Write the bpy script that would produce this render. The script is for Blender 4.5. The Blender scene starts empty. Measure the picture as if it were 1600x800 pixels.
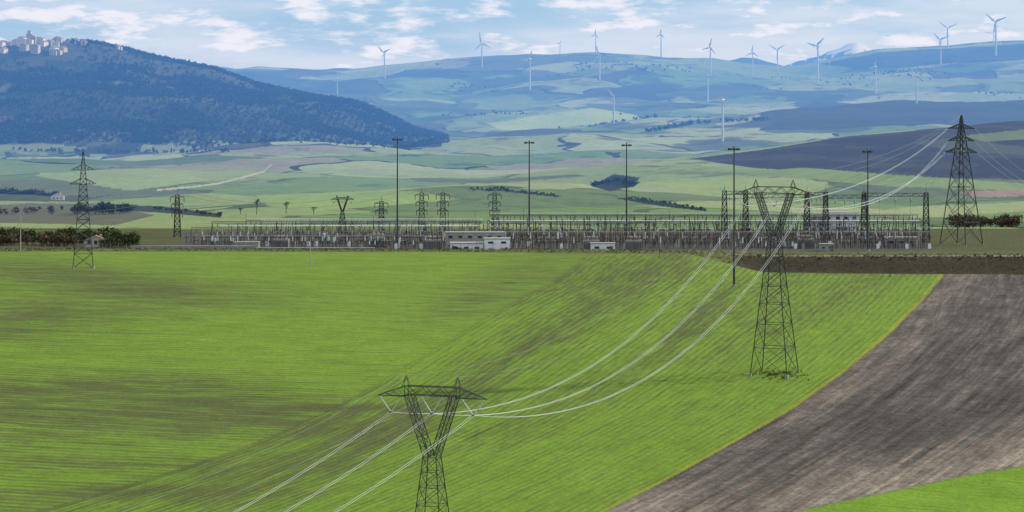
import bpy, math, random
import numpy as np
from mathutils import Vector, Matrix
random.seed(7); rng=np.random.default_rng(11)
F=4537.0; YH=140.0
sc=bpy.context.scene
# ---------------------------------------------------------------- noise
def _h(ix,iy,s):
    n=(ix*374761393+iy*668265263+s*1274126177)&0xffffffff
    n=((n^(n>>13))*1274126177)&0xffffffff
    return ((n^(n>>16))&0xffff)/65535.0
def vn(x,y,s=0):
    x=np.asarray(x,float);y=np.asarray(y,float)
    ix=np.floor(x).astype(np.int64);iy=np.floor(y).astype(np.int64)
    fx=x-ix;fy=y-iy;fx=fx*fx*(3-2*fx);fy=fy*fy*(3-2*fy)
    a=_h(ix,iy,s);b=_h(ix+1,iy,s);c=_h(ix,iy+1,s);d=_h(ix+1,iy+1,s)
    return (a*(1-fx)+b*fx)*(1-fy)+(c*(1-fx)+d*fx)*fy
def fbm(x,y,s=0,o=4):
    t=0;a=1;n=0
    for i in range(o):
        t=t+a*vn(x*2**i+17.3*i,y*2**i-9.1*i,s+i);n+=a;a*=.5
    return t/n
def sst(a,b,x):
    t=np.clip((x-a)/(b-a),0,1);return t*t*(3-2*t)
# ---------------------------------------------------------------- terrain profile
UG=np.arange(-1800,3400,4.0)
ridge6=[(-1500,150),(-800,95),(-300,72),(0,74),(50,69),(110,74),(160,77),(200,84),(260,99),(330,115),(400,135),(480,150),(560,162),(600,180),(640,205),(700,218),(800,213),(1000,203),(1150,195),(1220,184),(1300,178),(1400,173),(1500,168),(1600,164),(2400,140)]
ridge10=[(-1500,120),(0,115),(340,111),(400,103),(450,105),(500,108),(560,107),(600,102),(640,98),(700,92),(745,87),(800,85),(870,82),(900,80),(930,81),(960,85),(1060,92),(1110,95),(1160,103),(1220,108),(1260,106),(1290,99),(1330,90),(1370,82),(1450,76),(1500,74),(1550,70),(1600,66),(1800,60),(2600,90)]
mtA=[(-1500,112),(-60,100),(0,90),(60,100),(150,108),(230,103),(270,95),(300,92),(340,97),(380,104),(430,112),(1080,112),(1110,98),(1130,92),(1160,84),(1185,86),(1200,93),(1230,102),(1270,112),(1600,112),(2600,100)]
mtB=[(-1500,100),(-60,60),(-10,50),(15,62),(60,90),(120,108),(440,112),(500,103),(530,99),(570,105),(620,112),(1180,110),(1240,98),(1270,92),(1300,82),(1325,72),(1338,68),(1352,73),(1365,82),(1400,92),(1450,100),(1600,100),(2600,112)]
KN=[(-600,-30.,1),(-100,-6.,1),(0,-2.2,1),(60,-26.,1),(150,-66.,1),(260,-92.,1),(400,-99.,1),
(524,[(0,1000),(675,1015),(1600,1030)],30),
(600,[(0,800),(800,820),(1600,835)],40),
(744,[(0,577),(800,583),(1210,586),(1600,592)],40),
(850,[(0,476),(500,480),(1000,486),(1600,500)],40),
(950,[(0,420),(500,424),(1000,432),(1250,450),(1600,456)],40),
(1040,[(-600,392),(0,392),(600,393),(1080,396),(1190,425),(1600,429),(2400,431)],14),
(1056,[(-600,389),(0,389),(900,391),(1100,394),(1190,402),(1600,402)],14),
(1100,-60.5,1),(1260,-60.8,1),(1500,-75.,1),
(1900,[(0,341),(300,336),(600,346),(800,343),(1100,338),(1600,350)],30),
(2200,[(-300,320),(0,318),(150,326),(300,333),(450,322),(600,318),(750,328),(900,333),(1050,325),(1250,316),(1450,322),(1600,320)],30),
(2500,[(-300,316),(0,315),(150,312),(300,308),(450,318),(600,316),(750,307),(900,305),(1050,312),(1250,310),(1450,300),(1600,300)],30),
(2900,[(-800,296),(0,290),(150,300),(300,302),(450,292),(600,288),(750,296),(900,291),(1000,278),(1100,281),(1300,270),(1600,252),(2400,235)],30),
(3400,[(-800,275),(0,276),(200,268),(400,276),(600,272),(800,264),(950,260),(1080,247),(1200,236),(1300,222),(1400,210),(1500,201),(1600,191),(2400,150)],25),
(3900,[(0,254),(200,262),(400,254),(600,250),(800,256),(900,250),(1080,250),(1300,240),(1600,220),(2400,180)],30),
(4800,[(0,240),(300,241),(600,236),(800,232),(1000,228),(1200,222),(1600,208),(2400,180)],30),
(5500,[(-1500,200),(-800,160),(0,140),(100,140),(200,148),(300,160),(400,178),(500,195),(600,217),(700,225),(800,220),(1000,213),(1200,206),(1400,200),(1600,194),(2400,170)],20),
(6200,ridge6,7),
(7200,[(0,150),(400,165),(600,190),(700,198),(800,194),(1000,188),(1200,188),(1400,182),(1600,178)],30),
(8300,[(0,150),(400,152),(700,172),(900,165),(1100,160),(1300,158),(1600,150)],30),
(9400,[(0,130),(340,126),(500,138),(700,128),(900,110),(1000,115),(1200,133),(1400,122),(1600,104)],30),
(10400,ridge10,6),(11200,[(0,128),(1600,128)],10),(12500,mtA,4),(13300,[(0,126),(1600,126)],10),(14500,mtB,3),
(15200,10.,1),(60000,10.,1)]
DK=np.array([k[0] for k in KN],float)
TAB=[]
for D,sp,sg in KN:
    if isinstance(sp,float): TAB.append(np.full(UG.shape,sp));continue
    xs,vs=zip(*sp); v=np.interp(UG,xs,vs)
    r=int(sg*3/4)+1; kx=np.arange(-r,r+1)*4.0; kk=np.exp(-kx**2/(2*sg*sg));kk/=kk.sum()
    v=np.convolve(np.pad(v,r,mode='edge'),kk,mode='valid')
    TAB.append(-(v-YH)*D/F)
TAB=np.array(TAB)
hD=np.diff(DK)[:,None]; dl=np.diff(TAB,axis=0)/hD
TN=np.zeros_like(TAB)
w1=2*hD[1:]+hD[:-1]; w2=hD[1:]+2*hD[:-1]
same=(dl[1:]*dl[:-1])>0
with np.errstate(divide='ignore',invalid='ignore'):
    hm=(w1+w2)/(w1/dl[:-1]+w2/dl[1:])
TN[1:-1]=np.where(same,hm,0); TN[0]=dl[0];TN[-1]=0
AMPX=[0,500,600,1000,1060,1300,1700,2500,3300,4300,5500,7000,9500,10500,12000,14500,15300]
AMPY=[0,0.2,1.8,1.2,0.1,0.2,8,34,24,44,40,56,80,24,60,110,0]
def heightP(u,D,noise=True):
    """terrain height for paired arrays of bearing and distance"""
    u=np.atleast_1d(np.asarray(u,float));D=np.broadcast_to(np.asarray(D,float),u.shape)
    k=np.clip(np.searchsorted(DK,D)-1,0,len(DK)-2)
    h=DK[k+1]-DK[k]; t=np.clip((D-DK[k])/h,0,1)
    fi=np.clip((u-UG[0])/4.0,0,len(UG)-1.001);i=fi.astype(int);f=fi-i
    def g(T,kk): return T[kk,i]*(1-f)+T[kk,i+1]*f
    z=(1+2*t)*(1-t)**2*g(TAB,k)+t*(1-t)**2*h*g(TN,k)+t*t*(3-2*t)*g(TAB,k+1)+t*t*(t-1)*h*g(TN,k+1)
    if not noise:return z
    X=(u-800)/F*D
    z1=fbm(X/90.,D/90.,3,4);z2=fbm(X/360.,D/360.,3,5)
    w=sst(1300,1700,D);w3=sst(6600,7400,D);z3=fbm(X/520.,D/520.,3,5)
    n=(z1*(1-w)+z2*w)*(1-w3)+z3*w3
    return z+np.interp(D,AMPX,AMPY)*(n-.5)*1.3
def XYZ(u,D,dz=0.0):
    return Vector(((u-800)/F*D,D,float(heightP([u],[D])[0])+dz))
def gz(x,y):
    return float(heightP([800+F*x/y],[y])[0])
def hit(u,v,d0=560,d1=14000):
    Ds=np.concatenate([np.arange(d0,1300,1.5),np.arange(1300,5000,6),np.arange(5000,d1,14)]);Ds=Ds[Ds>=d0]
    z=heightP(np.full(Ds.shape,float(u)),Ds);vv=YH-F*z/Ds
    w=np.nonzero(vv<=v)[0]
    return float(Ds[w[0]]) if len(w) else None
# ---------------------------------------------------------------- material helpers
def nt(name):
    m=bpy.data.materials.new(name);m.use_nodes=True
    t=m.node_tree;t.nodes.clear()
    o=t.nodes.new('ShaderNodeOutputMaterial');b=t.nodes.new('ShaderNodeBsdfPrincipled')
    t.links.new(b.outputs[0],o.inputs[0]);b.inputs['Specular IOR Level'].default_value=.25
    return m,t,b
def simple(name,c,rough=.6,metal=0,var=.25,scale=.6):
    m,t,b=nt(name);b.inputs['Roughness'].default_value=rough;b.inputs['Metallic'].default_value=metal
    tc=t.nodes.new('ShaderNodeTexCoord');n=t.nodes.new('ShaderNodeTexNoise');n.inputs['Scale'].default_value=scale;n.inputs['Detail'].default_value=5
    t.links.new(tc.outputs['Object'],n.inputs['Vector'])
    r=t.nodes.new('ShaderNodeValToRGB');r.color_ramp.elements[0].position=.3;r.color_ramp.elements[1].position=.7
    r.color_ramp.elements[0].color=(*[x*(1-var) for x in c],1);r.color_ramp.elements[1].color=(*[min(1,x*(1+var)) for x in c],1)
    t.links.new(n.outputs['Fac'],r.inputs['Fac']);t.links.new(r.outputs['Color'],b.inputs['Base Color'])
    return m
def foliage(name,c1,c2):
    m,t,b=nt(name);b.inputs['Roughness'].default_value=.8;b.inputs['Specular IOR Level'].default_value=.1
    g=t.nodes.new('ShaderNodeNewGeometry');r=t.nodes.new('ShaderNodeValToRGB')
    r.color_ramp.elements[0].color=(*c1,1);r.color_ramp.elements[1].color=(*c2,1)
    t.links.new(g.outputs['Random Per Island'],r.inputs['Fac']);t.links.new(r.outputs['Color'],b.inputs['Base Color'])
    return m
M_steel=simple('dark_galvanised_steel',(.045,.05,.05),.6,.0)
M_steel2=simple('grey_steel',(.12,.12,.12),.6,.0)
M_alu=simple('aluminium_conductor',(.46,.48,.48),.5,.0,.08)
M_bus=simple('aluminium_busbar',(.7,.7,.68),.4,.0,.08)
M_wire=simple('weathered_conductor',(.2,.22,.23),.5,.0,.1)
M_ins=simple('glass_insulator',(.5,.54,.52),.25,0,.1)
M_insb=simple('brown_insulator',(.1,.06,.045),.35,0,.15)
M_white=simple('white_paint',(.78,.79,.79),.5,0,.06)
M_turb=simple('turbine_coating',(.5,.52,.54),.45,0,.05,.02)
M_conc=simple('concrete',(.3,.285,.26),.9,0,.2)
M_glass=simple('window_glass',(.03,.04,.05),.15)
M_stone=simple('pale_stone',(.42,.37,.30),.9,0,.3,.1)
M_stone2=simple('plaster',(.66,.6,.5),.9,0,.2,.1)
M_roof=simple('terracotta_tiles',(.26,.15,.10),.9,0,.3,.5)
M_bark=simple('bark',(.07,.055,.04),.9)
M_leaf=foliage('evergreen_leaves',(.018,.026,.01),(.055,.065,.022))
M_leafb=foliage('winter_twigs',(.045,.034,.022),(.11,.08,.05))
M_pine=foliage('woodland_leaves',(.012,.020,.011),(.048,.060,.028))
M_grass=foliage('verge_grass',(.05,.06,.018),(.16,.17,.06))
# ---------------------------------------------------------------- mesh helpers
def link(o):
    sc.collection.objects.link(o);return o
def np_mesh(name,V,Fc,mats,mi=None,smooth=False):
    me=bpy.data.meshes.new(name);V=np.asarray(V,np.float32);Fc=np.asarray(Fc,np.int32)
    k=Fc.shape[1];n=len(Fc)
    me.vertices.add(len(V));me.vertices.foreach_set('co',V.ravel())
    me.loops.add(n*k);me.loops.foreach_set('vertex_index',Fc.ravel())
    me.polygons.add(n);me.polygons.foreach_set('loop_start',np.arange(0,n*k,k,dtype=np.int32));me.polygons.foreach_set('loop_total',np.full(n,k,np.int32))
    for m in mats: me.materials.append(m)
    if mi is not None: me.polygons.foreach_set('material_index',np.asarray(mi,np.int32))
    if smooth: me.polygons.foreach_set('use_smooth',np.ones(n,bool))
    me.update(calc_edges=True)
    return link(bpy.data.objects.new(name,me))
class MB:
    def __init__(s): s.v=[];s.f=[];s.m=[];s.mats=[]
    def mi(s,m):
        if m not in s.mats:s.mats.append(m)
        return s.mats.index(m)
    def tube(s,pts,rad,mat,n=4,cap=True):
        pts=[Vector(p) for p in pts]
        if not isinstance(rad,(list,tuple)):rad=[rad]*len(pts)
        b=len(s.v);mi=s.mi(mat)
        for i,p in enumerate(pts):
            d=(pts[min(i+1,len(pts)-1)]-pts[max(i-1,0)]).normalized()
            up=Vector((0,0,1)) if abs(d.z)<.95 else Vector((1,0,0))
            a=d.cross(up).normalized();c=a.cross(d)
            for j in range(n):
                t=2*math.pi*(j+.5)/n
                s.v.append(p+(a*math.cos(t)+c*math.sin(t))*rad[i])
        for i in range(len(pts)-1):
            for j in range(n):
                s.f.append((b+i*n+j,b+i*n+(j+1)%n,b+(i+1)*n+(j+1)%n,b+(i+1)*n+j));s.m.append(mi)
        if cap:
            s.f.append(tuple(b+j for j in range(n))[::-1]);s.m.append(mi)
            e=b+(len(pts)-1)*n;s.f.append(tuple(e+j for j in range(n)));s.m.append(mi)
    def box(s,c,sz,mat,rot=0):
        b=len(s.v);mi=s.mi(mat);c=Vector(c);cr,sr=math.cos(rot),math.sin(rot)
        for z in (-1,1):
            for x,y in((-1,-1),(1,-1),(1,1),(-1,1)):
                px=x*sz[0]/2;py=y*sz[1]/2
                s.v.append(c+Vector((px*cr-py*sr,px*sr+py*cr,z*sz[2]/2)))
        for q in((3,2,1,0),(4,5,6,7),(0,1,5,4),(1,2,6,5),(2,3,7,6),(3,0,4,7)):
            s.f.append(tuple(b+i for i in q));s.m.append(mi)
    def poly(s,pts,mat):
        b=len(s.v);mi=s.mi(mat)
        for p in pts:s.v.append(Vector(p))
        s.f.append(tuple(range(b,b+len(pts))));s.m.append(mi)
    def obj(s,name,origin=None):
        me=bpy.data.meshes.new(name)
        o=Vector(origin) if origin is not None else Vector((0,0,0))
        me.from_pydata([tuple(v-o) for v in s.v],[],s.f)
        for m in s.mats:me.materials.append(m)
        me.polygons.foreach_set('material_index',s.m);me.update()
        ob=link(bpy.data.objects.new(name,me));ob.location=o;return ob
def insul(mb,p,q,r=.13,mat=None):
    p=Vector(p);q=Vector(q);n=13
    mb.tube([p.lerp(q,i/(n-1)) for i in range(n)],[r if i%2 else r*.5 for i in range(n)],mat or M_ins,6)
def lattice(mb,fr,levels,rl,rb,mat=M_steel):
    def C(l,i):
        z,ha,hb,cx=l;sa,sb=((-1,-1),(1,-1),(1,1),(-1,1))[i]
        return fr(cx+sa*ha,sb*hb,z)
    for i in range(4):
        for a,b in zip(levels[:-1],levels[1:]): mb.tube([C(a,i),C(b,i)],rl,mat,4,False)
    for a,b in zip(levels[:-1],levels[1:]):
        for i in range(4):
            j=(i+1)%4
            mb.tube([C(a,i),C(b,j)],rb,mat,3,False);mb.tube([C(a,j),C(b,i)],rb,mat,3,False)
            mb.tube([C(b,i),C(b,j)],rb,mat,3,False)
def frame(P,ang,s=1.0):
    a=Vector((math.cos(ang),math.sin(ang),0));b=Vector((-math.sin(ang),math.cos(ang),0));P=Vector(P)
    return lambda x,y,z:P+a*(x*s)+b*(y*s)+Vector((0,0,z*s))
def delta_pylon(P,ang,H=48.,s=1.,name='electricity_pylon',rl=.16,rb=.08,insf=True):
    mb=MB();fr=frame(P,ang,s);W=H-12.6
    wb,ww=4.9,1.25
    zs=[0]
    while zs[-1]<W-3:
        hw=wb+(ww-wb)*(zs[-1]/W);zs.append(zs[-1]+max(2.6,hw*1.35))
    zs=[q*W/zs[-1] for q in zs]
    lv=[(q,wb+(ww-wb)*q/W,wb+(ww-wb)*q/W,0) for q in zs]
    lattice(mb,fr,lv,rl,rb)
    for i in ((-1,-1),(1,-1),(1,1),(-1,1)):
        mb.tube([fr(i[0]*wb,i[1]*wb,-1.5),fr(i[0]*wb,i[1]*wb,.5)],.45,M_conc,6)
    for sg in(-1,1):
        L=[]
        n=6
        for k in range(n+1):
            t=k/n;L.append((W+t*(12.6-1.6),.62+.1*t if k else .62,1.2-.35*t,sg*(.63+3.75*t)))
        lattice(mb,fr,L,rl*.8,rb*.85)
    zb=H-1.6;zt=H;hy=.85
    xs=[-5,-3.4,-1.7,0,1.7,3.4,5]
    for y in(-hy,hy):
        mb.tube([fr(-5,y,zb),fr(5,y,zb)],rl*.8,M_steel,4);mb.tube([fr(-5,y,zt),fr(5,y,zt)],rl*.8,M_steel,4)
        for i in range(6):
            a,b=(zb,zt) if i%2 else (zt,zb)
            mb.tube([fr(xs[i],y,a),fr(xs[i+1],y,b)],rb,M_steel,3,False)
    for i in range(7):
        for z in(zb,zt):mb.tube([fr(xs[i],-hy,z),fr(xs[i],hy,z)],rb,M_steel,3,False)
    for sg in(-1,1):
        tip=fr(sg*10.6,0,H-1.9)
        for y in(-hy,hy):
            mb.tube([fr(sg*5,y,zt),tip],rl*.7,M_steel,4,False);mb.tube([fr(sg*5,y,zb-.3),tip],rl*.7,M_steel,4,False)
            mb.tube([fr(sg*5,y,zb-.3),fr(sg*5,y,zt)],rl*.7,M_steel,4,False)
            for k in range(1,4):
                t=k/4;t2=(k-1)/4
                top=fr(sg*5,y,zt).lerp(tip,t);bt=fr(sg*5,y,zb-.3).lerp(tip,t2)
                mb.tube([top,bt],rb*.8,M_steel,3,False)
        pk=fr(sg*5,0,H+1.9)
        for x in(sg*5.7,sg*4.3):
            for y in(-.5,.5): mb.tube([fr(x,y,zt-.2),pk],rb,M_steel,3,False)
    at=[]
    for x0 in(-8.0,0,8.0):
        q=fr(x0,0,H-4.9);at.append(q)
        if insf:
            for sg in(-1,1):
                zz=H-1.7 if x0==0 else (H-2.1)
                insul(mb,fr(x0+sg*2.15,0,zz),q,.13)
            mb.box(q,(.5,.5,.3),M_steel2,ang)
    mb.obj(name,P)
    return at,[fr(-5,0,H+1.9),fr(5,0,H+1.9)]
def arm_pylon(P,ang,H,wb,ww,zw,arms,name='lattice_pylon',rl=.17,rb=.08,peak=.15):
    mb=MB();fr=frame(P,ang)
    zs=[0.]
    def hw(z):
        return wb+(ww-wb)*z/zw if z<zw else ww+(peak-ww)*(z-zw)/(H-zw)
    while zs[-1]<H-1.5: zs.append(zs[-1]+max(1.8,hw(zs[-1])*1.45))
    zs=[q*H/zs[-1] for q in zs]
    lattice(mb,fr,[(q,hw(q),hw(q),0) for q in zs],rl,rb)
    for i in ((-1,-1),(1,-1),(1,1),(-1,1)):
        mb.tube([fr(i[0]*wb,i[1]*wb,-1.5),fr(i[0]*wb,i[1]*wb,.4)],.4,M_conc,6)
    at=[]
    for z,l,sides in arms:
        h=hw(z)
        for sg in sides:
            tip=fr(sg*(h+l),0,z)
            for y in(-h,h):
                mb.tube([fr(sg*h,y,z),tip],rl*.7,M_steel,4,False);mb.tube([fr(sg*h,y,z+1.7),tip],rl*.7,M_steel,4,False)
                for k in(1,2):
                    mb.tube([fr(sg*h,y,z).lerp(tip,k/3),fr(sg*h,y,z+1.7).lerp(tip,(k-1)/3)],rb,M_steel,3,False)
                    mb.tube([fr(sg*h,y,z).lerp(tip,k/3),fr(sg*h,y,z+1.7).lerp(tip,k/3)],rb,M_steel,3,False)
            mb.tube([fr(sg*h,-h,z),fr(sg*h,h,z)],rb,M_steel,3,False)
            at.append(tip)
    mb.obj(name,P);return at,fr(0,0,H)
def cat(p,q,sag,n=44):
    p=Vector(p);q=Vector(q);o=[]
    for i in range(n+1):
        t=i/n;c=p.lerp(q,t);c.z-=4*sag*t*(1-t);o.append(c)
    return o
def line(mb,p,q,sag,r,mat,bundle=0):
    p=Vector(p);q=Vector(q)
    if bundle:
        d=(q-p);d.z=0;d.normalize();s=Vector((d.y,-d.x,0))*bundle
        for k in(-1,1): mb.tube(cat(p+s*k,q+s*k,sag),r,mat,5,False)
        c=cat(p,q,sag,7)
        for a in c[1:-1]: mb.tube([a-s,a+s],r*.8,M_wire,4)
    else: mb.tube(cat(p,q,sag),r,mat,5,False)
# ================================================================ LAND SHEET
s_in=np.arange(-260,1861,2.1)
left=800-F*np.array([3.5,2.2,1.4,.95,.7,.52,.42,.36,.32,.29,.27,.255,.245])
right=1600-left
US=np.concatenate([left,[-290,-270],s_in,[1866,1880],right[::-1]]);US=np.unique(US)
DS=np.concatenate([[-600,-350,-200,-120,-70,-40,-20,-8],np.arange(0,560,8),np.arange(560,700,1.0),np.arange(700,1064,1.15),np.arange(1064,1280,3),
   np.arange(1280,1800,16),np.arange(1800,4700,8),np.arange(4700,8000,13),np.arange(8000,10700,15),np.arange(10700,15400,45),[15800,17000,20000,30000,45000,60000]])
nr,nc=len(DS),len(US)
X=np.zeros((nr,nc));Y=np.zeros((nr,nc));Z=np.zeros((nr,nc))
SL=(US-800)/F
for i,D in enumerate(DS):
    if D<0: W_=math.sqrt(D*D+3600)
    elif D<300: W_=math.sqrt(D*D+(60*(1-D/300))**2)
    else: W_=D
    X[i]=SL*W_;Y[i]=D
    Z[i]=heightP(US,np.full(nc,float(D)),D>=300)
U=np.broadcast_to(US,(nr,nc));DD=np.broadcast_to(DS[:,None],(nr,nc))
with np.errstate(divide='ignore',invalid='ignore'):
    Vv=np.where(DD>200,YH-F*Z/np.maximum(DD,1),3000)
def cv(pts,x):
    a,b=zip(*pts);return np.interp(x,a,b)
A=cv([(385,945),(400,920),(440,868),(480,790),(520,722),(560,655),(600,590),(650,500),(700,380),(750,230),(800,60),(900,-250),(1200,-900)],Vv)
B=cv([(385,1530),(428,1476),(470,1442),(520,1392),(580,1322),(640,1237),(700,1132),(750,1042),(790,965),(830,890),(1000,560),(1300,0)],Vv)
Cc=cv([(-2000,1300),(0,1120),(900,850),(1150,822),(1235,802),(1300,787),(1400,767),(1500,746),(1600,727),(1860,670),(4000,300)],U)
jit=(fbm(X/14,Y/14,5,3)-.5)*10
land=np.zeros((nr,nc,4),np.float32);land[...,3]=1
bare_and_shadow=np.zeros((nr,nc));soilk=np.zeros((nr,nc))
near=DD<1300
land[...,:3]=(.140,.232,.026)
BL=[(40,500,170,28,.42,-.1),(60,425,170,14,.36,.1),(250,455,200,16,.2,.05),(150,640,260,36,.5,0),(420,655,130,26,.3,.1),(20,600,200,16,.2,0),
(810,430,90,24,.2,-.3),(720,480,80,20,.15,-.3),(180,768,130,8,.5,0),(330,735,120,20,.25,0),(40,720,170,16,.25,0),(1000,425,120,22,.24,-.2),(1085,500,60,10,.35,-.75),
(900,500,120,22,.2,-.5),(760,580,110,20,.2,-.5),(540,638,60,4,.6,0),(1180,470,100,20,.2,-.5),(1300,470,120,16,.2,-.5),(600,690,120,18,.2,-.5),(450,740,120,18,.25,-.4),(860,640,160,20,.18,-.4),(0,790,200,14,.25,0)]  # the thinnest blob paints a pylon's cast shadow as dark soil; others are bare soil
for (bu,bv,su,sv,am,an) in BL:
    du=U-bu;dv=Vv-bv;c_,s_=math.cos(an),math.sin(an)
    a_=(du*c_+dv*s_)/su;b_=(-du*s_+dv*c_)/sv
    bare_and_shadow+=am*np.exp(-.5*(a_*a_+b_*b_))
bare_and_shadow*=(DD<1100)
lz=U<A
across=np.where(lz,Y*1.0+X*.10-.0006*(X+60)**2,(U-A)/(np.maximum(B-A,60))*150+500)
along=np.where(lz,X,Y)
strk=fbm(across/3.0,along/15,61,5)
bare_and_shadow=bare_and_shadow*(.35+1.3*strk)+(strk-.5)*.26
onA=np.exp(-.5*((U-A)/6)**2)
bare_and_shadow=bare_and_shadow+.27+.12*onA+(~lz)*.08+sst(560,400,Vv)*.08
yel=(U>B-9-jit*.8)&(U<=B+jit*.3)&near
land[yel,:3]=(.19,.23,.03);bare_and_shadow[yel]=.25
br=(U>B+jit*.3)&(Vv<Cc+jit*.35)&(DD<1042)
pl=np.array([.080,.069,.062])
tan=sst(90,0,(Cc-Vv))*.9+.35*np.exp(-.5*((U-B-25)/25)**2)
tan=tan*(.5+1.0*fbm((U-B)*DD/F/3,Y/60,71,4))+.35*(fbm((U-B)*DD/F/9,Y/50,75,4)-.45)
land[br,:3]=(pl+ np.clip(tan,-.2,1)[...,None]*np.array([.11,.092,.068]))[br]
soilk[br]=1
across=np.where(br,(U-B)*DD/F*1.0+900,across);along=np.where(br,Y,along)
cg=(Vv>=Cc+jit*.35)&(U>B)&(DD<1042)
land[cg,:3]=(.14,.24,.025);bare_and_shadow[cg]=.15;across=np.where(cg,X*.25+Y+300,across);along=np.where(cg,X,along)
bankm=(DD>=1039)&(DD<1058)&(U>1150)
land[bankm,:3]=(.045,.038,.026);bare_and_shadow[bankm]=0
vg=(DD>=1036+ jit*.5)&(DD<1088)&~bankm
land[vg,:3]=(.10,.115,.04);bare_and_shadow[vg]=.4
tr=(DD>=1060)&(DD<1066)
land[tr,:3]=(.2,.17,.13);bare_and_shadow[tr]=0
yd=(DD>=1088)&(DD<1262)&(U>280)&(U<1450)
land[yd,:3]=(.075,.073,.06);bare_and_shadow[yd]=0
yd2=(DD>=1088)&(DD<1275)&((U<=280)|(U>=1450))
land[yd2,:3]=(.075,.085,.035);bare_and_shadow[yd2]=.3
far=DD>=1275
land[far,3]=0;bare_and_shadow[far]=0
across=np.where(far,X*.6+Y*.3,across);along=np.where(far,Y*.6-X*.3,along)
n2=(fbm(X/60,Y/60,8,4)-.5)
n3=(fbm(X/180,Y/180,9,5)-.5)
def patch(mask,col,a=1.0):
    land[mask,:3]=col;land[mask,3]=a
def soft(mask,col,al):
    land[mask,:3]=col;land[mask,3]=al[mask]
def inpoly(pts,dn=0,w=10):
    uu=U+n3*w*2;vv=Vv+n3*w*.6
    m=np.zeros(U.shape,bool);n=len(pts);j=n-1
    for i in range(n):
        (xi,yi),(xj,yj)=pts[i],pts[j]
        c=((yi>vv)!=(yj>vv))&(uu<(xj-xi)*(vv-yi)/((yj-yi) or 1e-9)+xi)
        m^=c;j=i
    return m
mid=(DD>1700)&(DD<3700)
patch(mid&(Vv<345),(.17,.23,.065),.30)
darkhill=mid&inpoly([(1075,250),(1200,234),(1320,215),(1420,206),(1640,178),(2600,130),(2600,260),(1640,283),(1500,279),(1300,270),(1180,262),(1100,252)])
patch(darkhill,(.036,.034,.031))
st_=np.sin((X*.5+Y*.25)/9+n3*5);m_=darkhill&(st_*.5+n2*3>.25);land[m_,:3]=(.052,.048,.040)
patch(mid&inpoly([(1500,212),(1560,204),(1700,190),(1700,205),(1620,217),(1540,222)]),(.12,.15,.05))
patch(mid&inpoly([(1420,222),(1500,214),(1560,226),(1640,232),(1640,244),(1500,238)],w=6),(.07,.075,.04))
patch(mid&inpoly([(1250,262),(1640,290),(1640,300),(1400,292),(1150,270)]),(.17,.23,.07))
patch(mid&inpoly([(920,290),(960,272),(1000,277),(990,292),(950,298)]),(.022,.03,.016))
patch(mid&inpoly([(735,296),(800,297),(880,306),(870,308),(790,300)],w=4),(.018,.024,.012))
patch(mid&inpoly([(975,308),(1040,316),(1100,327),(1110,331),(1030,322),(960,310)],w=4),(.018,.024,.012))
patch(mid&inpoly([(150,318),(250,322),(340,333),(345,340),(250,332),(150,326)],w=6),(.035,.038,.022))
patch(mid&inpoly([(-300,322),(60,318),(150,318),(240,335),(180,352),(-300,345)]),(.10,.105,.06))
patch(mid&inpoly([(-300,300),(60,302),(140,306),(200,300),(120,315),(-300,315)]),(.06,.07,.03))
patch(mid&inpoly([(1500,300),(1640,296),(1640,306),(1520,309)]),(.24,.17,.13))
patch(mid&inpoly([(1300,330),(1700,310),(1700,322),(1400,341)]),(.24,.28,.12))
patch(mid&inpoly([(400,305),(640,297),(720,312),(500,330),(420,322)]),(.20,.28,.08))
patch(mid&inpoly([(60,250),(240,262),(330,280),(200,297),(60,276)]),(.21,.27,.11))
patch(mid&inpoly([(700,262),(830,258),(900,262),(820,272),(720,275)],w=5),(.26,.29,.16))
patch(mid&inpoly([(640,278),(760,281),(900,272),(920,275),(760,287),(650,284)],w=5),(.10,.12,.055))
patch(mid&inpoly([(1000,285),(1150,272),(1300,290),(1250,312),(1100,305)],w=8),(.22,.28,.09))
tk=(DD>2300)&(DD<4700)&(U>245)&(U<425)&(np.abs(Vv-cv([(245,297),(300,292),(340,287),(380,277),(412,268),(418,262),(424,257)],U))<1.3)
patch(tk,(.36,.33,.26))
vill=(DD>4920+n3*200)&(DD<6600)&(U<690)
hw_=np.clip((Vv-cv([(0,72),(200,82),(400,133),(560,160),(640,203),(700,217)],U))/90,0,1)
patch(vill,(.05,.055,.03))
dk=vill&(n3+n2*.6<-.02);land[dk,:3]=(.028,.035,.02)
lt=vill&(n3>.08)&(hw_>.5);land[lt,:3]=(.085,.09,.05)
patch(vill&inpoly([(-300,185),(60,182),(130,205),(110,222),(-300,222)]),(.09,.07,.06))
patch(vill&inpoly([(-300,222),(80,224),(140,232),(60,243),(-300,243)]),(.16,.20,.08))
patch(vill&(Vv>222+n3*14)&(U>140)&(n2>0),(.16,.20,.09))
dr=(DD>5250)&(DD<6500)&(U>1190+n3*60)&(Vv<205+n3*10)
patch(dr,(.05,.058,.038))
r5=(DD>4700)&(DD<7000)&(U>690)&~dr
soft(r5,(.055,.07,.038),sst(-.06,-.12,n3)*.8)
rg=(DD>7000)&(DD<11000)
sc1=fbm(X/300,Y/420,21,6)
soft(rg&(sc1<.5),(.04,.052,.032),sst(.47,.41,sc1)*.75)
soft(rg&(sc1>=.5),(.17,.24,.09),sst(.58,.62,sc1)*.75)
patch(rg&inpoly([(760,192),(850,178),(930,170),(990,178),(1010,188),(900,195),(830,206),(780,202)]),(.28,.36,.12))
patch(rg&inpoly([(690,95),(750,88),(860,84),(960,90),(950,97),(800,95)]),(.07,.085,.05),.8)
patch(rg&inpoly([(1280,100),(1370,82),(1700,60),(1700,88),(1500,100),(1350,108)]),(.035,.045,.03),.9)
mt=DD>=11100
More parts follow.
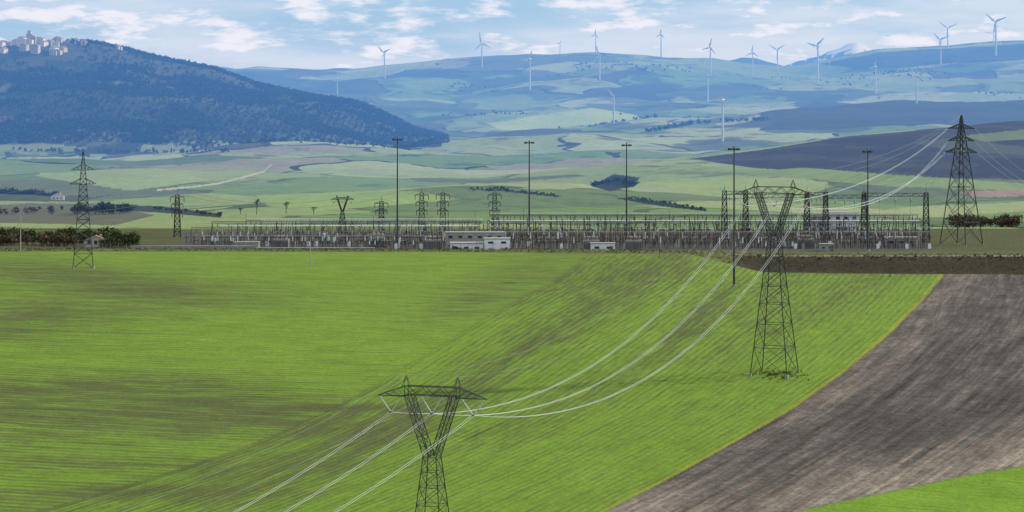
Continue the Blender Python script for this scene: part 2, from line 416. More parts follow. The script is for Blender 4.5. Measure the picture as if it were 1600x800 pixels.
patch(mt,(.05,.06,.05))
sn=(DD>13400)&(DD<15300)&(Z>165+n2*160)
patch(sn,(.6,.62,.65))
V_=np.stack([X,Y,Z],-1).reshape(-1,3)
idx=np.arange(nr*nc).reshape(nr,nc)
FC=np.stack([idx[:-1,:-1],idx[:-1,1:],idx[1:,1:],idx[1:,:-1]],-1).reshape(-1,4)
M_land,t,b=nt('farmland')
b.inputs['Roughness'].default_value=.95;b.inputs['Specular IOR Level'].default_value=.05
N=t.nodes.new;Lk=t.links.new
def val(op,a,bb=None,c=None):
    n=N('ShaderNodeMath');n.operation=op
    for i,x in enumerate((a,bb,c)):
        if x is None:continue
        if isinstance(x,(int,float)):n.inputs[i].default_value=x
        else:Lk(x,n.inputs[i])
    return n.outputs[0]
def mixc(f,a,bb,bt='MIX'):
    n=N('ShaderNodeMix');n.data_type='RGBA';n.blend_type=bt
    for i,x in((0,f),(6,a),(7,bb)):
        if isinstance(x,(int,float)):n.inputs[i].default_value=x
        elif isinstance(x,tuple):n.inputs[i].default_value=(*x,1)
        else:Lk(x,n.inputs[i])
    return n.outputs[2]
def noise(vec,scale,det=4,rough=.55):
    n=N('ShaderNodeTexNoise');n.inputs['Scale'].default_value=scale;n.inputs['Detail'].default_value=det;n.inputs['Roughness'].default_value=rough
    Lk(vec,n.inputs['Vector']);return n.outputs['Fac']
def ramp(f,els,interp='LINEAR'):
    r=N('ShaderNodeValToRGB');r.color_ramp.interpolation=interp
    while len(r.color_ramp.elements)<len(els):r.color_ramp.elements.new(.5)
    for e,(p,c) in zip(r.color_ramp.elements,els):e.position=p;e.color=(*c,1)
    Lk(f,r.inputs[0]);return r.outputs[0]
def mapv(v,s):
    m=N('ShaderNodeMapping');m.inputs['Scale'].default_value=s;Lk(v,m.inputs[0]);return m.outputs[0]
geo=N('ShaderNodeNewGeometry').outputs['Position']
at=N('ShaderNodeAttribute');at.attribute_name='land'
af=N('ShaderNodeAttribute');af.attribute_name='furrow'
ak=N('ShaderNodeAttribute');ak.attribute_name='bare_and_shadow'
asl=N('ShaderNodeAttribute');asl.attribute_name='ploughed'
fur=noise(mapv(af.outputs['Vector'],(1.0,.07,1)),1.0,3,.7)
furp=noise(mapv(af.outputs['Vector'],(.45,.02,1)),1.0,5,.75)
fur2=noise(mapv(af.outputs['Vector'],(.14,.03,1)),1.0,5,.7)
sxx=N('ShaderNodeSeparateXYZ');Lk(af.outputs['Vector'],sxx.inputs[0])
nf=noise(geo,.9,5,.7);nm=noise(geo,.09,6,.65);nl=noise(geo,.012,4,.6);nv=noise(geo,.35,4,.8)
wob=val('MULTIPLY_ADD',nm,2.0,sxx.outputs[0])
drill=val('SINE',val('MULTIPLY',wob,2*math.pi/2.7))
tram=val('LESS_THAN',val('ABSOLUTE',val('SUBTRACT',val('FRACT',val('DIVIDE',val('MULTIPLY_ADD',nl,9.0,sxx.outputs[0]),17.0)),.5)),.022)
e=val('ADD',ak.outputs['Fac'],val('MULTIPLY',val('SUBTRACT',fur,.5),1.2))
e=val('ADD',e,val('MULTIPLY',val('SUBTRACT',nm,.5),.35))
e=val('ADD',e,val('MULTIPLY',val('SUBTRACT',nf,.5),1.0))
e=val('ADD',e,val('MULTIPLY',val('SUBTRACT',nv,.5),.8))
e=val('ADD',e,val('MULTIPLY',val('SUBTRACT',fur2,.5),.35))
e=val('ADD',e,val('MULTIPLY',drill,.13))
e=val('ADD',e,val('MULTIPLY',tram,.2))
mr=N('ShaderNodeMapRange');mr.interpolation_type='SMOOTHSTEP';Lk(e,mr.inputs[0]);mr.inputs[1].default_value=.1;mr.inputs[2].default_value=1.0
mr.inputs[4].default_value=.85
farm=val('MULTIPLY',mr.outputs[0],val('SUBTRACT',1.0,asl.outputs['Fac']))
farm=val('MULTIPLY',farm,at.outputs['Alpha'])
grn=mixc(val('MULTIPLY',nl,.4),at.outputs['Color'],mixc(1.0,at.outputs['Color'],(1.25,1.1,.9),'MULTIPLY'))
c1=mixc(farm,grn,(.070,.066,.034))
st=ramp(furp,[(.34,(.55,.55,.55)),(.5,(.97,.97,.97)),(.66,(1.55,1.52,1.5))])
st2=ramp(fur2,[(.3,(.7,.7,.7)),(.7,(1.25,1.25,1.25))])
cl=ramp(nv,[(.3,(.66,.66,.66)),(.7,(1.36,1.36,1.36))])
ps=mixc(1.0,mixc(1.0,mixc(1.0,c1,st,'MULTIPLY'),st2,'MULTIPLY'),cl,'MULTIPLY')
c1=mixc(asl.outputs['Fac'],c1,ps)
dn=N('ShaderNodeTexNoise');dn.inputs['Scale'].default_value=.0025;dn.inputs['Detail'].default_value=3;Lk(geo,dn.inputs['Vector'])
va=N('ShaderNodeVectorMath');va.operation='MULTIPLY_ADD';Lk(dn.outputs['Color'],va.inputs[0]);va.inputs[1].default_value=(420,420,0);Lk(geo,va.inputs[2])
mp3=N('ShaderNodeMapping');mp3.inputs['Scale'].default_value=(1/250,1/400,0);mp3.inputs['Rotation'].default_value=(0,0,.5);Lk(va.outputs[0],mp3.inputs[0])
vo=N('ShaderNodeTexVoronoi');vo.voronoi_dimensions='2D';vo.inputs['Scale'].default_value=1;Lk(mp3.outputs[0],vo.inputs['Vector'])
sx=N('ShaderNodeSeparateColor');Lk(vo.outputs['Color'],sx.inputs[0])
mos=ramp(sx.outputs[0],[(0,(.12,.19,.06)),(.22,(.21,.26,.10)),(.4,(.09,.13,.05)),(.55,(.26,.30,.14)),(.7,(.13,.19,.06)),(.82,(.075,.075,.048)),(.90,(.21,.20,.13))],'CONSTANT')
ve=N('ShaderNodeTexVoronoi');ve.voronoi_dimensions='2D';ve.feature='DISTANCE_TO_EDGE';ve.inputs['Scale'].default_value=1;Lk(mp3.outputs[0],ve.inputs['Vector'])
edge=val('LESS_THAN',ve.outputs['Distance'],.02)
edge=val('MULTIPLY',edge,val('GREATER_THAN',nl,.48))
mos=mixc(edge,mos,(.035,.045,.022))
scr=noise(geo,.009,8,.7)
smr=N('ShaderNodeMapRange');Lk(scr,smr.inputs[0]);smr.inputs[1].default_value=.55;smr.inputs[2].default_value=.62;smr.inputs[4].default_value=.65
mos=mixc(smr.outputs[0],mos,(.045,.058,.032))
c=mixc(at.outputs['Alpha'],mos,c1)
c=mixc(1.0,c,ramp(nm,[(.25,(.82,.82,.82)),(.75,(1.18,1.18,1.18))]),'MULTIPLY')
c=mixc(1.0,c,ramp(nf,[(.25,(.66,.66,.66)),(.75,(1.35,1.35,1.35))]),'MULTIPLY')
Lk(c,b.inputs['Base Color'])
bp=N('ShaderNodeBump');bp.inputs['Strength'].default_value=.5;bp.inputs['Distance'].default_value=.5
Lk(val('ADD',fur,nf),bp.inputs['Height']);Lk(bp.outputs[0],b.inputs['Normal'])
terr=np_mesh('ground',V_,FC,[M_land],smooth=True)
me=terr.data
a=me.attributes.new('land','FLOAT_COLOR','POINT');a.data.foreach_set('color',land.astype(np.float32).ravel())
fv=np.stack([across,along,np.zeros_like(across)],-1).astype(np.float32)
a=me.attributes.new('furrow','FLOAT_VECTOR','POINT');a.data.foreach_set('vector',fv.ravel())
a=me.attributes.new('bare_and_shadow','FLOAT','POINT');a.data.foreach_set('value',bare_and_shadow.astype(np.float32).ravel())
a=me.attributes.new('ploughed','FLOAT','POINT');a.data.foreach_set('value',soilk.astype(np.float32).ravel())
# ================================================================ PYLONS
P1=XYZ(675,524);P2=XYZ(1210,744)
dirv=(P2-P1);angc=math.atan2(dirv.y,dirv.x)-math.pi/2
H1=-(604-YH)*524/F-P1.z
H2=-(292-YH)*744/F-P2.z
a1,e1=delta_pylon(P1,angc,H1,rl=.125,rb=.06)
a2,e2=delta_pylon(P2,angc-.05,H2)
P0=P1-Vector((dirv.x,dirv.y,0)).normalized()*250
P0.z=-96.0
a0,e0=delta_pylon(P0,angc,33.)
P3=XYZ(1502,1134)
H3=-(180-YH)*1134/F-P3.z
a3,e3=arm_pylon(P3,-.75,H3,6.0,2.1,H3*.68,[(H3-5.2,5.5,(-1,1)),(H3-14.5,5.5,(-1,1)),(H3-10,4.8,(-1,1))],rl=.24,rb=.12)
PL=XYZ(130,955)
HL=-(237-YH)*955/F-PL.z
aL,eL=arm_pylon(PL,.15,HL,3.3,.85,HL*.8,[(HL-6,3.2,(-1,1)),(HL-10.6,3.2,(-1,1))],rl=.15,rb=.075)
mb=MB()
for i in range(3):
    line(mb,a0[i],a1[i],9,.026,M_alu,.27)
    line(mb,a1[i],a2[i],15.5,.032,M_alu,.27)
for i in range(2):
    line(mb,e0[i],e1[i],6,.016,M_wire);line(mb,e1[i],e2[i],11,.018,M_wire)
mb.obj('overhead_power_line')
mb=MB()
tgt=[a3[0],a3[2],a3[4]]
for i in range(3):
    line(mb,a2[i],tgt[i],7+i,.036,M_alu,.27)
line(mb,e2[0],e3,5,.026,M_wire);line(mb,e2[1],e3,5,.026,M_wire)
for i,(u,D,h) in enumerate([(1447,1185,18.5),(1350,1180,19),(1290,1180,19),(1261,1190,18)]):
    g=XYZ(u,D,h)
    for q in(a3[2],a3[0],a3[4])[:2+i%2]:
        line(mb,g+Vector((random.uniform(-3,3),0,0)),q,3.0,.035,M_alu if i<2 else M_wire)
for i,q in enumerate((a3[1],a3[3],a3[5])):
    line(mb,q,XYZ(1720,1220,16-i*1.5),7,.035,M_alu)
mb.obj('overhead_power_line')
mb=MB()
for i,q in enumerate(aL):
    line(mb,q,XYZ(-420,860,30-2*i),6,.025,M_wire)
    line(mb,q,XYZ(277+(i%2)*8,1190,19.5-(i//2)*2),5,.025,M_wire)
line(mb,eL,XYZ(277,1190,21),4,.022,M_wire);line(mb,eL,XYZ(-420,860,36),4,.022,M_wire)
for k,(ua,Da,ha,ub,Db,hb,sg) in enumerate([(277,1190,20,535,1200,16,4),(277,1190,18,596,1225,15,5),(535,1200,17,659,1215,19,3),(659,1215,19,900,1190,9,3),(692,1215,19,980,1190,8,4),(773,1215,19,1130,1180,17,6),(596,1215,15,773,1215,17,4),(0,1150,14,277,1190,17,4),(692,1215,18,773,1215,18,3),(773,1215,18,1000,1200,8,3)]):
    for o in(-1.2,1.2): line(mb,XYZ(ua,Da,ha)+Vector((0,o,0)),XYZ(ub,Db,hb)+Vector((0,o,0)),sg,.028,M_wire)
mb.obj('overhead_power_line')
def gcol(mb,P,h,w=1.35,top=.75):
    fr=frame(P,.0);n=8
    lattice(mb,fr,[(h*k/n,w+(top-w)*k/n,w+(top-w)*k/n,0) for k in range(n+1)],.17,.1)
    mb.tube([fr(0,0,h),fr(0,0,h+2)],.1,M_steel,4)
def gbeam(mb,p,q):
    p=Vector(p);q=Vector(q);n=max(4,int((q-p).length/2))
    for o in((-.7,0),(.7,0),(-.7,1.3),(.7,1.3)):
        mb.tube([p+Vector((0,o[0],o[1])),q+Vector((0,o[0],o[1]))],.13,M_steel2,4)
    for k in range(n):
        a=p.lerp(q,k/n);c=p.lerp(q,(k+1)/n)
        for y in(-.7,.7):
            mb.tube([a+Vector((0,y,0 if k%2 else 1.3)),c+Vector((0,y,1.3 if k%2 else 0))],.08,M_steel2,3,False)
for u,vt,D in[(277,297,1195),(596,307,1225),(659,294,1215),(692,294,1215),(773,294,1215)]:
    mb=MB();P=XYZ(u,D);h=-(vt-YH)*D/F-P.z-2
    gcol(mb,P,h)
    for z,l in((h-1,2.8),(h-4,2.4),(h-7.5,2.2)):
        for sg in(-1,1):
            mb.tube([P+Vector((0,0,z)),P+Vector((sg*l,0,z+.2))],.16,M_steel,4)
            mb.tube([P+Vector((0,0,z+1)),P+Vector((sg*l,0,z+.2))],.1,M_steel,3)
            insul(mb,P+Vector((sg*l,0,z+.2)),P+Vector((sg*l,0,z-1.8)),.2,M_insb)
    mb.obj('terminal_tower',P)
P=XYZ(535,1200);delta_pylon(P,.1,36.,(-(305-YH)*1200/F-P.z)/38.,'terminal_tower',.17,.12,True)
def gantry(us,D,vt):
    mb=MB();ps=[XYZ(u,D) for u in us];h=-(vt-YH)*D/F-ps[0].z
    for p in ps:gcol(mb,p,h)
    zt=ps[0].z+h-1.5
    for p,q in zip(ps[:-1],ps[1:]):
        a=Vector((p.x,p.y,zt));c=Vector((q.x,q.y,zt));gbeam(mb,a,c)
        for k in range(1,4):
            w=a.lerp(c,k/4);insul(mb,w,w+Vector((0,-2.2,-1.2)),.18,M_ins)
            insul(mb,w,w+Vector((0,0,-2.4)),.18,M_insb)
            mb.tube([w+Vector((0,0,-2.4)),Vector((w.x,w.y,ps[0].z+7))],.04,M_wire,4)
    mb.obj('line_gantry',ps[0])
gantry([1132,1165],1150,298);gantry([1165,1261],1195,303);gantry([1261,1290],1170,300);gantry([1350,1447],1150,301);gantry([1290,1350],1215,304)
# ================================================================ SUBSTATION
root=link(bpy.data.objects.new('electrical_substation',None));root.location=(0,1150,-60.6)
def child(mb,name):
    o=mb.obj(name);o.parent=root;o.matrix_parent_inverse=Matrix.Translation(-root.location);return o
Zp=-60.65
R=random.Random(3)
mb=MB()
rows=[(1104,-60,160,5.0,2.8,'eq'),(1108,-118,158,4.6,3.0,'eq2'),(1112,-118,160,6.0,3.2,'bus'),(1121,-122,158,6.6,2.8,'eq'),(1131,-125,162,8.6,9.,'port'),(1137,-120,160,6.4,3.0,'eq2'),(1142,-128,165,6.4,3.2,'bus'),(1152,-120,150,6,2.9,'eq'),(1163,-120,160,9.6,12,'port'),(1175,-118,165,7.4,3.8,'bus'),(1187,-104,165,7.5,3.2,'eq'),(1200,-110,168,8.8,10,'port'),(1212,-105,160,8.0,4.4,'bus')]
for (y,x0,x1,h,sp,ty) in rows:
    x=x0
    while x<x1:
        lf=.74 if x<-10 else 1.0
        hh=h*lf
        if ty=='bus':
            mb.tube([(x,y,Zp),(x,y,Zp+hh*.55)],.16,M_steel,4)
            insul(mb,(x,y,Zp+hh*.55),(x,y,Zp+hh),.2,M_ins if R.random()<.4 else M_insb)
            mb.box((x,y,Zp+hh*.55),(1.6,.3,.25),M_steel)
        elif ty=='port':
            for o in(-.45,.45):
                mb.tube([(x+o,y,Zp),(x,y,Zp+hh)],.13,M_steel2 if R.random()<.4 else M_steel,4)
            mb.tube([(x,y,Zp+hh),(x,y,Zp+hh+R.choice([0.05,0.05,1.8,3.0]))],.09,M_steel,4)
            for k in range(1,5): mb.tube([(x-.45*(1-k/5),y,Zp+hh*k/5),(x+.45*(1-k/5),y,Zp+hh*(k-.6)/5)],.07,M_steel2,3)
            for k in range(3):
                xx=x+2+k*2.3
                insul(mb,(xx,y,Zp+hh-.2),(xx,y,Zp+hh-1.9),.17,M_ins if k%2 else M_insb)
                mb.tube([(xx,y,Zp+hh-1.9),(xx+.3,y-5,Zp+hh*.62)],.035,M_wire,4)
        elif ty=='eq2':
            for o in(-.5,.5): mb.tube([(x+o,y,Zp),(x+o,y,Zp+hh*.6)],.12,M_steel,4)
            mb.tube([(x-.7,y,Zp+hh*.6),(x+.7,y,Zp+hh*.6)],.15,M_steel,4)
            for o in(-.5,.5):insul(mb,(x+o,y,Zp+hh*.6),(x+o,y,Zp+hh*R.uniform(.8,1)),.17,M_insb)
        else:
            r=R.random();xx=x+R.uniform(-.4,.4)
            if r<.22:
                mb.box((xx,y,Zp+1.1),(1.1,.8,1.9),M_white if R.random()<.7 else M_conc)
                mb.tube([(xx,y,Zp+2),(xx,y,Zp+3)],.2,M_steel2,6);insul(mb,(xx,y,Zp+3),(xx-.8,y,Zp+hh),.24,M_insb);insul(mb,(xx,y,Zp+3),(xx+.8,y,Zp+hh),.24,M_insb)
            elif r<.7:
                mb.tube([(xx,y,Zp),(xx,y,Zp+hh*.45)],.17,M_conc if R.random()<.3 else M_steel,6)
                insul(mb,(xx,y,Zp+hh*.45),(xx,y,Zp+hh*.92),.26,M_insb if R.random()<.7 else M_ins)
                mb.tube([(xx,y,Zp+hh*.92),(xx,y,Zp+hh*1.0)],.34,M_steel2,8)
            else:
                for o in(-.9,.9):
                    mb.tube([(xx+o,y,Zp),(xx+o,y,Zp+hh*.5)],.12,M_steel,4);insul(mb,(xx+o,y,Zp+hh*.5),(xx+o,y,Zp+hh*.85),.2,M_insb)
                mb.tube([(xx-1.1,y,Zp+hh*.5),(xx+1.1,y,Zp+hh*.5)],.14,M_steel,4)
                mb.tube([(xx-.9,y,Zp+hh*.85),(xx+.9,y,Zp+hh*.95)],.07,M_alu,5)
        x+=sp*R.uniform(.7,1.3)
    if ty=='bus':
        for (xa,xb,hh) in((x0,-12,h*.74),(-9,x1,h)):
            for o in(-.9,.9): mb.tube([(xa,y+o,Zp+hh+.15),(xb,y+o,Zp+hh+.15)],.15 if y>1170 else .1,M_bus if y>1170 else M_wire,6)
    if ty=='port':
        for (xa,xb,hh) in((x0,-12,h*.74),(-9,x1,h)):
            for o in(-.35,.35):
                mb.tube([(xa,y+o,Zp+hh),(xb,y+o,Zp+hh)],.11,M_steel2,4);mb.tube([(xa,y+o,Zp+hh+.7),(xb,y+o,Zp+hh+.7)],.22 if y>1190 else .12,M_bus if y>1190 else M_steel2,4)
            k=xa
            while k<xb-1.4:
                mb.tube([(k,y,Zp+hh),(k+.7,y,Zp+hh+.7)],.07,M_steel2,3);mb.tube([(k+.7,y,Zp+hh+.7),(k+1.4,y,Zp+hh)],.07,M_steel2,3);k+=1.4
child(mb,'switchgear_rows')
mb=MB()
for x,y in((-30,1100),(-52,1118),(30,1098),(46,1098),(112,1108),(-88,1106)):
    mb.box((x,y,Zp+2.1),(6,3,3.4),M_conc);mb.box((x,y,Zp+.25),(7,4,.5),M_steel2)
    for k in range(9): mb.box((x-3.4+k*.85,y-1.9,Zp+2.0),(.22,.8,2.6),M_steel2)
    mb.tube([(x-2.6,y+.6,Zp+4.7),(x+2.6,y+.6,Zp+4.7)],.5,M_conc,10)
    for k in(-1.6,0,1.6): insul(mb,(x+k,y-.4,Zp+3.8),(x+k*1.2,y-.6,Zp+6.2),.28,M_insb)
child(mb,'power_transformers')
def building(name,x,y,w,d,h,z=Zp,wall=M_white,floors=1):
    m=MB();m.box((x,y,z+h/2),(w,d,h),wall)
    m.box((x,y,z+h+.16),(w+.5,d+.5,.3),M_conc)
    nw=max(2,int(w/3.2))
    for f in range(floors):
        zc=z+(h/floors)*(f+.55)
        for k in range(nw):
            xx=x-w/2+w*(k+.5)/nw
            m.box((xx,y-d/2-.02,zc),(w/nw*.4,.1,h/floors*.26),M_glass)
            m.box((xx,y-d/2-.08,zc-h/floors*.16),(w/nw*.5,.16,.1),M_conc)
    m.box((x+w*.36,y-d/2-.05,z+1.1),(1.1,.16,2.2),M_steel2)
    return m.obj(name)
building('control_building',-17,1083,12,9,3.4)
building('control_building',-5.5,1080,9.5,8,5.2,wall=M_white,floors=2)
building('equipment_shed',-14,1098,22,6,6.6,wall=M_conc,floors=2)
building('equipment_shed',139,1228,14,9,8.6,wall=M_white,floors=2)
building('equipment_shed',128,1222,6,7,7.2,wall=M_conc,floors=2)
building('equipment_shed',34,1088,9,5,3.0,wall=M_white)
building('equipment_shed',-100,1096,9,4,3.0,wall=M_conc)
building('equipment_shed',118,1090,5,4,2.6,wall=M_conc)
building('equipment_shed',150,1120,12,5,3.6,wall=M_conc)
def house(name,x,y,z,w,d,h,rot,wall,roofm=M_roof,rh=None):
    m=MB();rh=rh or w*.22;c,s=math.cos(rot),math.sin(rot)
    T=lambda a,b_,zz:Vector((x+a*c-b_*s,y+a*s+b_*c,z+zz))
    m.box((x,y,z+h/2-2),(w,d,h+4),wall,rot)
    for sg in(-1,1):
        m.poly([T(-w/2,sg*d/2,h),T(w/2,sg*d/2,h),T(0,sg*d/2,h+rh)],wall)
        m.poly([T(sg*(w/2+.4),-d/2-.4,h-.2),T(sg*(w/2+.4),d/2+.4,h-.2),T(0,d/2+.4,h+rh+.1),T(0,-d/2-.4,h+rh+.1)],roofm)
    nf=max(1,int(h/3))
    for f in range(nf):
        for k in(-.28,0,.28):
            p=T(w*k,-d/2-.04,3*f+1.8);m.box(p,(1.1,.14,1.4),M_glass,rot)
    p=T(w*.2,d*.1,h+rh*.8);m.box(p,(.9,.9,1.6),wall,rot)
    return m.obj(name,(x,y,z))
p=XYZ(150,1120);house('farm_house',p.x,p.y,p.z,9,6,2.4,.1,M_stone)
p=XYZ(90,2700);house('farm_house',p.x,p.y,p.z,12,8,4,.1,M_stone2)
mb=MB()
for u0,u1,D,h in((205,400,1092,1.9),(400,585,1090,1.3)):
    a=XYZ(u0,D);c=XYZ(u1,D);mb.box(((a.x+c.x)/2,D,Zp+h/2),(c.x-a.x,.3,h),M_conc);mb.box(((a.x+c.x)/2,D,Zp+h+.05),(c.x-a.x+.2,.45,.12),M_white)
mb.obj('perimeter_wall')
mb=MB();x=-235
prev=None
while x<235:
    y=1070+1.5*math.sin(x*.02);z=gz(x,y)
    mb.tube([(x,y,z-.3),(x,y,z+2.1)],.07,M_conc,4)
    if prev:
        for hh in(.3,.8,1.3,1.7,2.05): mb.tube([(prev[0],prev[1],prev[2]+hh),(x,y,z+hh)],.018,M_wire,3,False)
    prev=(x,y,z);x+=3.0
mb.obj('boundary_fence')
def mast(u,D,vt):
    P=XYZ(u,D);h=-(vt-YH)*D/F-P.z;mb=MB()
    mb.tube([P+Vector((0,0,-.5)),P+Vector((0,0,h*.5)),P+Vector((0,0,h))],[.42,.3,.2],M_steel,10)
    mb.tube([P+Vector((0,0,0)),P+Vector((0,0,.4))],.8,M_conc,10)
    ring=[P+Vector((math.cos(t)*1.3,math.sin(t)*1.3,h-.3)) for t in [2*math.pi*k/16 for k in range(17)]]
    mb.tube(ring,.12,M_steel,5)
    for k in range(8):
        t=2*math.pi*k/8;d=Vector((math.cos(t),math.sin(t),0))
        mb.tube([P+Vector((0,0,h-.3)),P+d*1.3+Vector((0,0,h-.3))],.08,M_steel,4)
        mb.box(P+d*1.65+Vector((0,0,h-.25)),(.7,.6,.7),M_steel,t)
    mb.tube([P+Vector((0,0,h)),P+Vector((0,0,h+.8))],.25,M_steel2,8)
    mb.obj('high_mast_light',P)
for a in((621,1110,217),(827,1145,222),(979,1150,226),(1147,945,232),(1356,1090,236)):mast(*a)
def pole(u,v,vt):
    D=hit(u,v);P=XYZ(u,D);h=(v-vt)*D/F;mb=MB()
    mb.tube([P+Vector((0,0,-1)),P+Vector((0,0,h))],[.2,.12],M_conc,8)
    mb.tube([P+Vector((-1,0,h-.5)),P+Vector((1,0,h-.5))],.08,M_steel2,4)
    for o in(-.9,0,.9): insul(mb,P+Vector((o,0,h-.5)),P+Vector((o,0,h+.1)),.1)
    mb.obj('utility_pole',P)
pole(32,394,333);pole(485,418,372)
for u,v,vt in((1030,402,384),(1391,433,405)):
    D=hit(u,v);P=XYZ(u,D);mb=MB();hh=(v-vt)*D/F
    mb.tube([P+Vector((0,0,-.5)),P+Vector((.3,0,hh))],[.12,.09],M_bark,6);mb.tube([P+Vector((0,0,hh*.1)),P+Vector((-.9,0,0))],.08,M_bark,5)
    mb.obj('wooden_post',P)
# ================================================================ WIND TURBINES
def turbine(u,vb,vh,ph=0.,rpx=None,D=None,yaw=None):
    D=D or hit(u,vb) or 10350
    P=XYZ(u,D)
    top=Vector((P.x,P.y,-(vh-YH)*D/F));h=top.z-P.z
    R_=(rpx or 20)*D/F
    mb=MB();k=h/80
    mb.tube([P+Vector((0,0,-4)),P+Vector((0,0,h*.5)),P+Vector((0,0,h))],[2.4*k+.3,1.9*k+.2,1.4*k+.1],M_turb,12)
    yw=yaw if yaw is not None else random.uniform(-.75,-.3)
    ax=Vector((math.sin(yw),-math.cos(yw),0));sd=Vector((math.cos(yw),math.sin(yw),0))
    mb.tube([top-ax*6*k,top-ax*5*k,top+ax*2.5*k,top+ax*4*k],[1.0*k,2.2*k,2.1*k,1.3*k],M_turb,8)
    hc=top+ax*5*k
    mb.tube([top+ax*3.6*k,hc,hc+ax*1.6*k],[1.7*k,1.7*k,.3*k],M_turb,8)
    for j in range(3):
        t=ph+j*2*math.pi/3;d=sd*math.cos(t)+Vector((0,0,1))*math.sin(t);c=sd*-math.sin(t)+Vector((0,0,1))*math.cos(t)
        b0=len(mb.v);mi=mb.mi(M_turb)
        secs=[(0.02,.9,.9),(.1,1.0,.8),(.2,2.3,.5),(.5,1.5,.35),(.8,1.0,.22),(1.0,.35,.1)]
        for (f,ch,th) in secs:
            q=hc+d*R_*f
            cc=c*.92+ax*.39;aa=ax*.92-c*.39
            for (cx,ty) in((-.35,0),(.1,1),(.65,0),(.1,-1)):
                mb.v.append(q+cc*cx*ch*1.9*k*1.3+aa*ty*th*.6*k*1.6)
        for i in range(len(secs)-1):
            for m in range(4):
                mb.f.append((b0+i*4+m,b0+i*4+(m+1)%4,b0+(i+1)*4+(m+1)%4,b0+(i+1)*4+m));mb.m.append(mi)
        e_=b0+(len(secs)-1)*4;mb.f.append((e_,e_+1,e_+2,e_+3));mb.m.append(mi)
    mb.obj('wind_turbine',P)
TB=[(601,123,82,.35,16),(527,147,122,1.5,9),(753,105,68,1.75,20),(828,141,92,1.2,14),(875,80,68,.9,6),(931,84,54,1.4,9),(937,126,86,1.9,18),(959,193,150,2.2,17),(1033,91,54,1.45,9),
(1110,120,74,1.3,15),(1106,158,118,1.7,14),(1129,221,156,1.1,16),(1176,118,82,1.5,12),(1215,111,78,.5,17),(1278,129,72,.75,19),(1368,147,104,1.3,12),(1407,128,122,.3,9),(1432,162,118,1.4,15),
(1470,101,62,.3,17),(1481,74,44,2.5,18),(1556,88,34,.35,20),(1552,70,52,.9,16),(1296,108,94,1.1,6),(270,242,226,1.4,6)]
for u,vb,vh,ph,r in TB:
    turbine(u,vb,vh,ph,r)
# ================================================================ VILLAGE
R2=random.Random(5)
for k in range(62):
    if k<52: u=R2.uniform(-60,114);D=R2.uniform(5930,6230)
    else: u=R2.uniform(112,250);D=R2.uniform(6080,6200)
    p=XYZ(u,D)
    if k<52: w=R2.uniform(10,19);h=R2.uniform(7,12)*(1.35 if abs(u-45)<28 else .85)
    else: w=R2.uniform(8,12);h=5
    house('stone_house',p.x,p.y,p.z,w,R2.uniform(10,14),h,R2.uniform(-.9,.1),R2.choice([M_stone,M_stone2,M_stone2]),M_roof,3)
p=XYZ(46,6190);mb=MB()
mb.box(p+Vector((0,0,8)),(13,12,24),M_stone);mb.box(p+Vector((0,0,22)),(8,8,6),M_stone2)
for sx_ in(-1,1): mb.box(p+Vector((sx_*2,-4.1,22)),(1.6,.3,3),M_glass)
mb.box(p+Vector((0,0,25.2)),(9,9,.6),M_conc);mb.tube([p+Vector((0,0,25.4)),p+Vector((0,0,28))],[4,.3],M_roof,8)
mb.obj('church_tower',p)
# ================================================================ TREES
def tmpl(n,sz,trunk=True,seed=0,ell=(1,1,.8)):
    r=np.random.default_rng(seed);V=[];Ff=[];mi=[]
    nl=max(3,n//12);lob=r.normal(size=(nl,3));lob/=np.linalg.norm(lob,axis=1)[:,None];lob*=r.uniform(.2,.62,(nl,1));lob*=np.array(ell)
    for i in range(n):
        c=lob[i%nl]+r.normal(size=3)*.21
        d=r.normal(size=(3,3))*sz;p=c+d
        b=len(V);V+=list(p+np.array([0,0,.95]));Ff.append((b,b+1,b+2));mi.append(0)
    if trunk:
        def stick(a,c,ra,rc):
            a=np.array(a,float);c=np.array(c,float);b=len(V)
            for p_,r_ in((a,ra),(c,rc)):
                for j in range(3):
                    t_=2*math.pi*j/3;V.append(p_+np.array([math.cos(t_)*r_,math.sin(t_)*r_,0]))
            for j in range(3):
                q=(j+1)%3;Ff.append((b+j,b+q,b+3+q));mi.append(1);Ff.append((b+j,b+3+q,b+3+j));mi.append(1)
        stick((0,0,-.15),(0,0,.8),.07,.04)
        for l in lob[:5]: stick((0,0,.45),l+np.array([0,0,.95]),.035,.012)
    return np.array(V),np.array(Ff),np.array(mi)
def scatter(name,pts,scl,tm,mats):
    pts=np.asarray(pts);tms=tm if isinstance(tm,list) else [tm]
    VV=[];FF=[];MM=[];off=0
    for ti,(Vt,Ft,Mt) in enumerate(tms):
        s=np.arange(len(pts))%len(tms)==ti
        P=pts[s];S=np.asarray(scl)[s];n=len(P)
        if n==0:continue
        th=rng.uniform(0,6.28,n);c,sn_=np.cos(th),np.sin(th)
        hz=rng.uniform(.8,1.2,n)
        x=(Vt[None,:,0]*c[:,None]-Vt[None,:,1]*sn_[:,None])*S[:,None]+P[:,0:1]
        y=(Vt[None,:,0]*sn_[:,None]+Vt[None,:,1]*c[:,None])*S[:,None]+P[:,1:2]
        z=Vt[None,:,2]*(S*hz)[:,None]+P[:,2:3]
        VV.append(np.stack([x,y,z],-1).reshape(-1,3))
        FF.append((Ft[None]+(np.arange(n)*len(Vt))[:,None,None]+off).reshape(-1,3));MM.append(np.tile(Mt,n));off+=n*len(Vt)
    return np_mesh(name,np.concatenate(VV),np.concatenate(FF),mats,np.concatenate(MM))
TS=[tmpl(34,.26,True,i) for i in range(4)]
TM=[tmpl(150,.12,True,10+i) for i in range(4)]
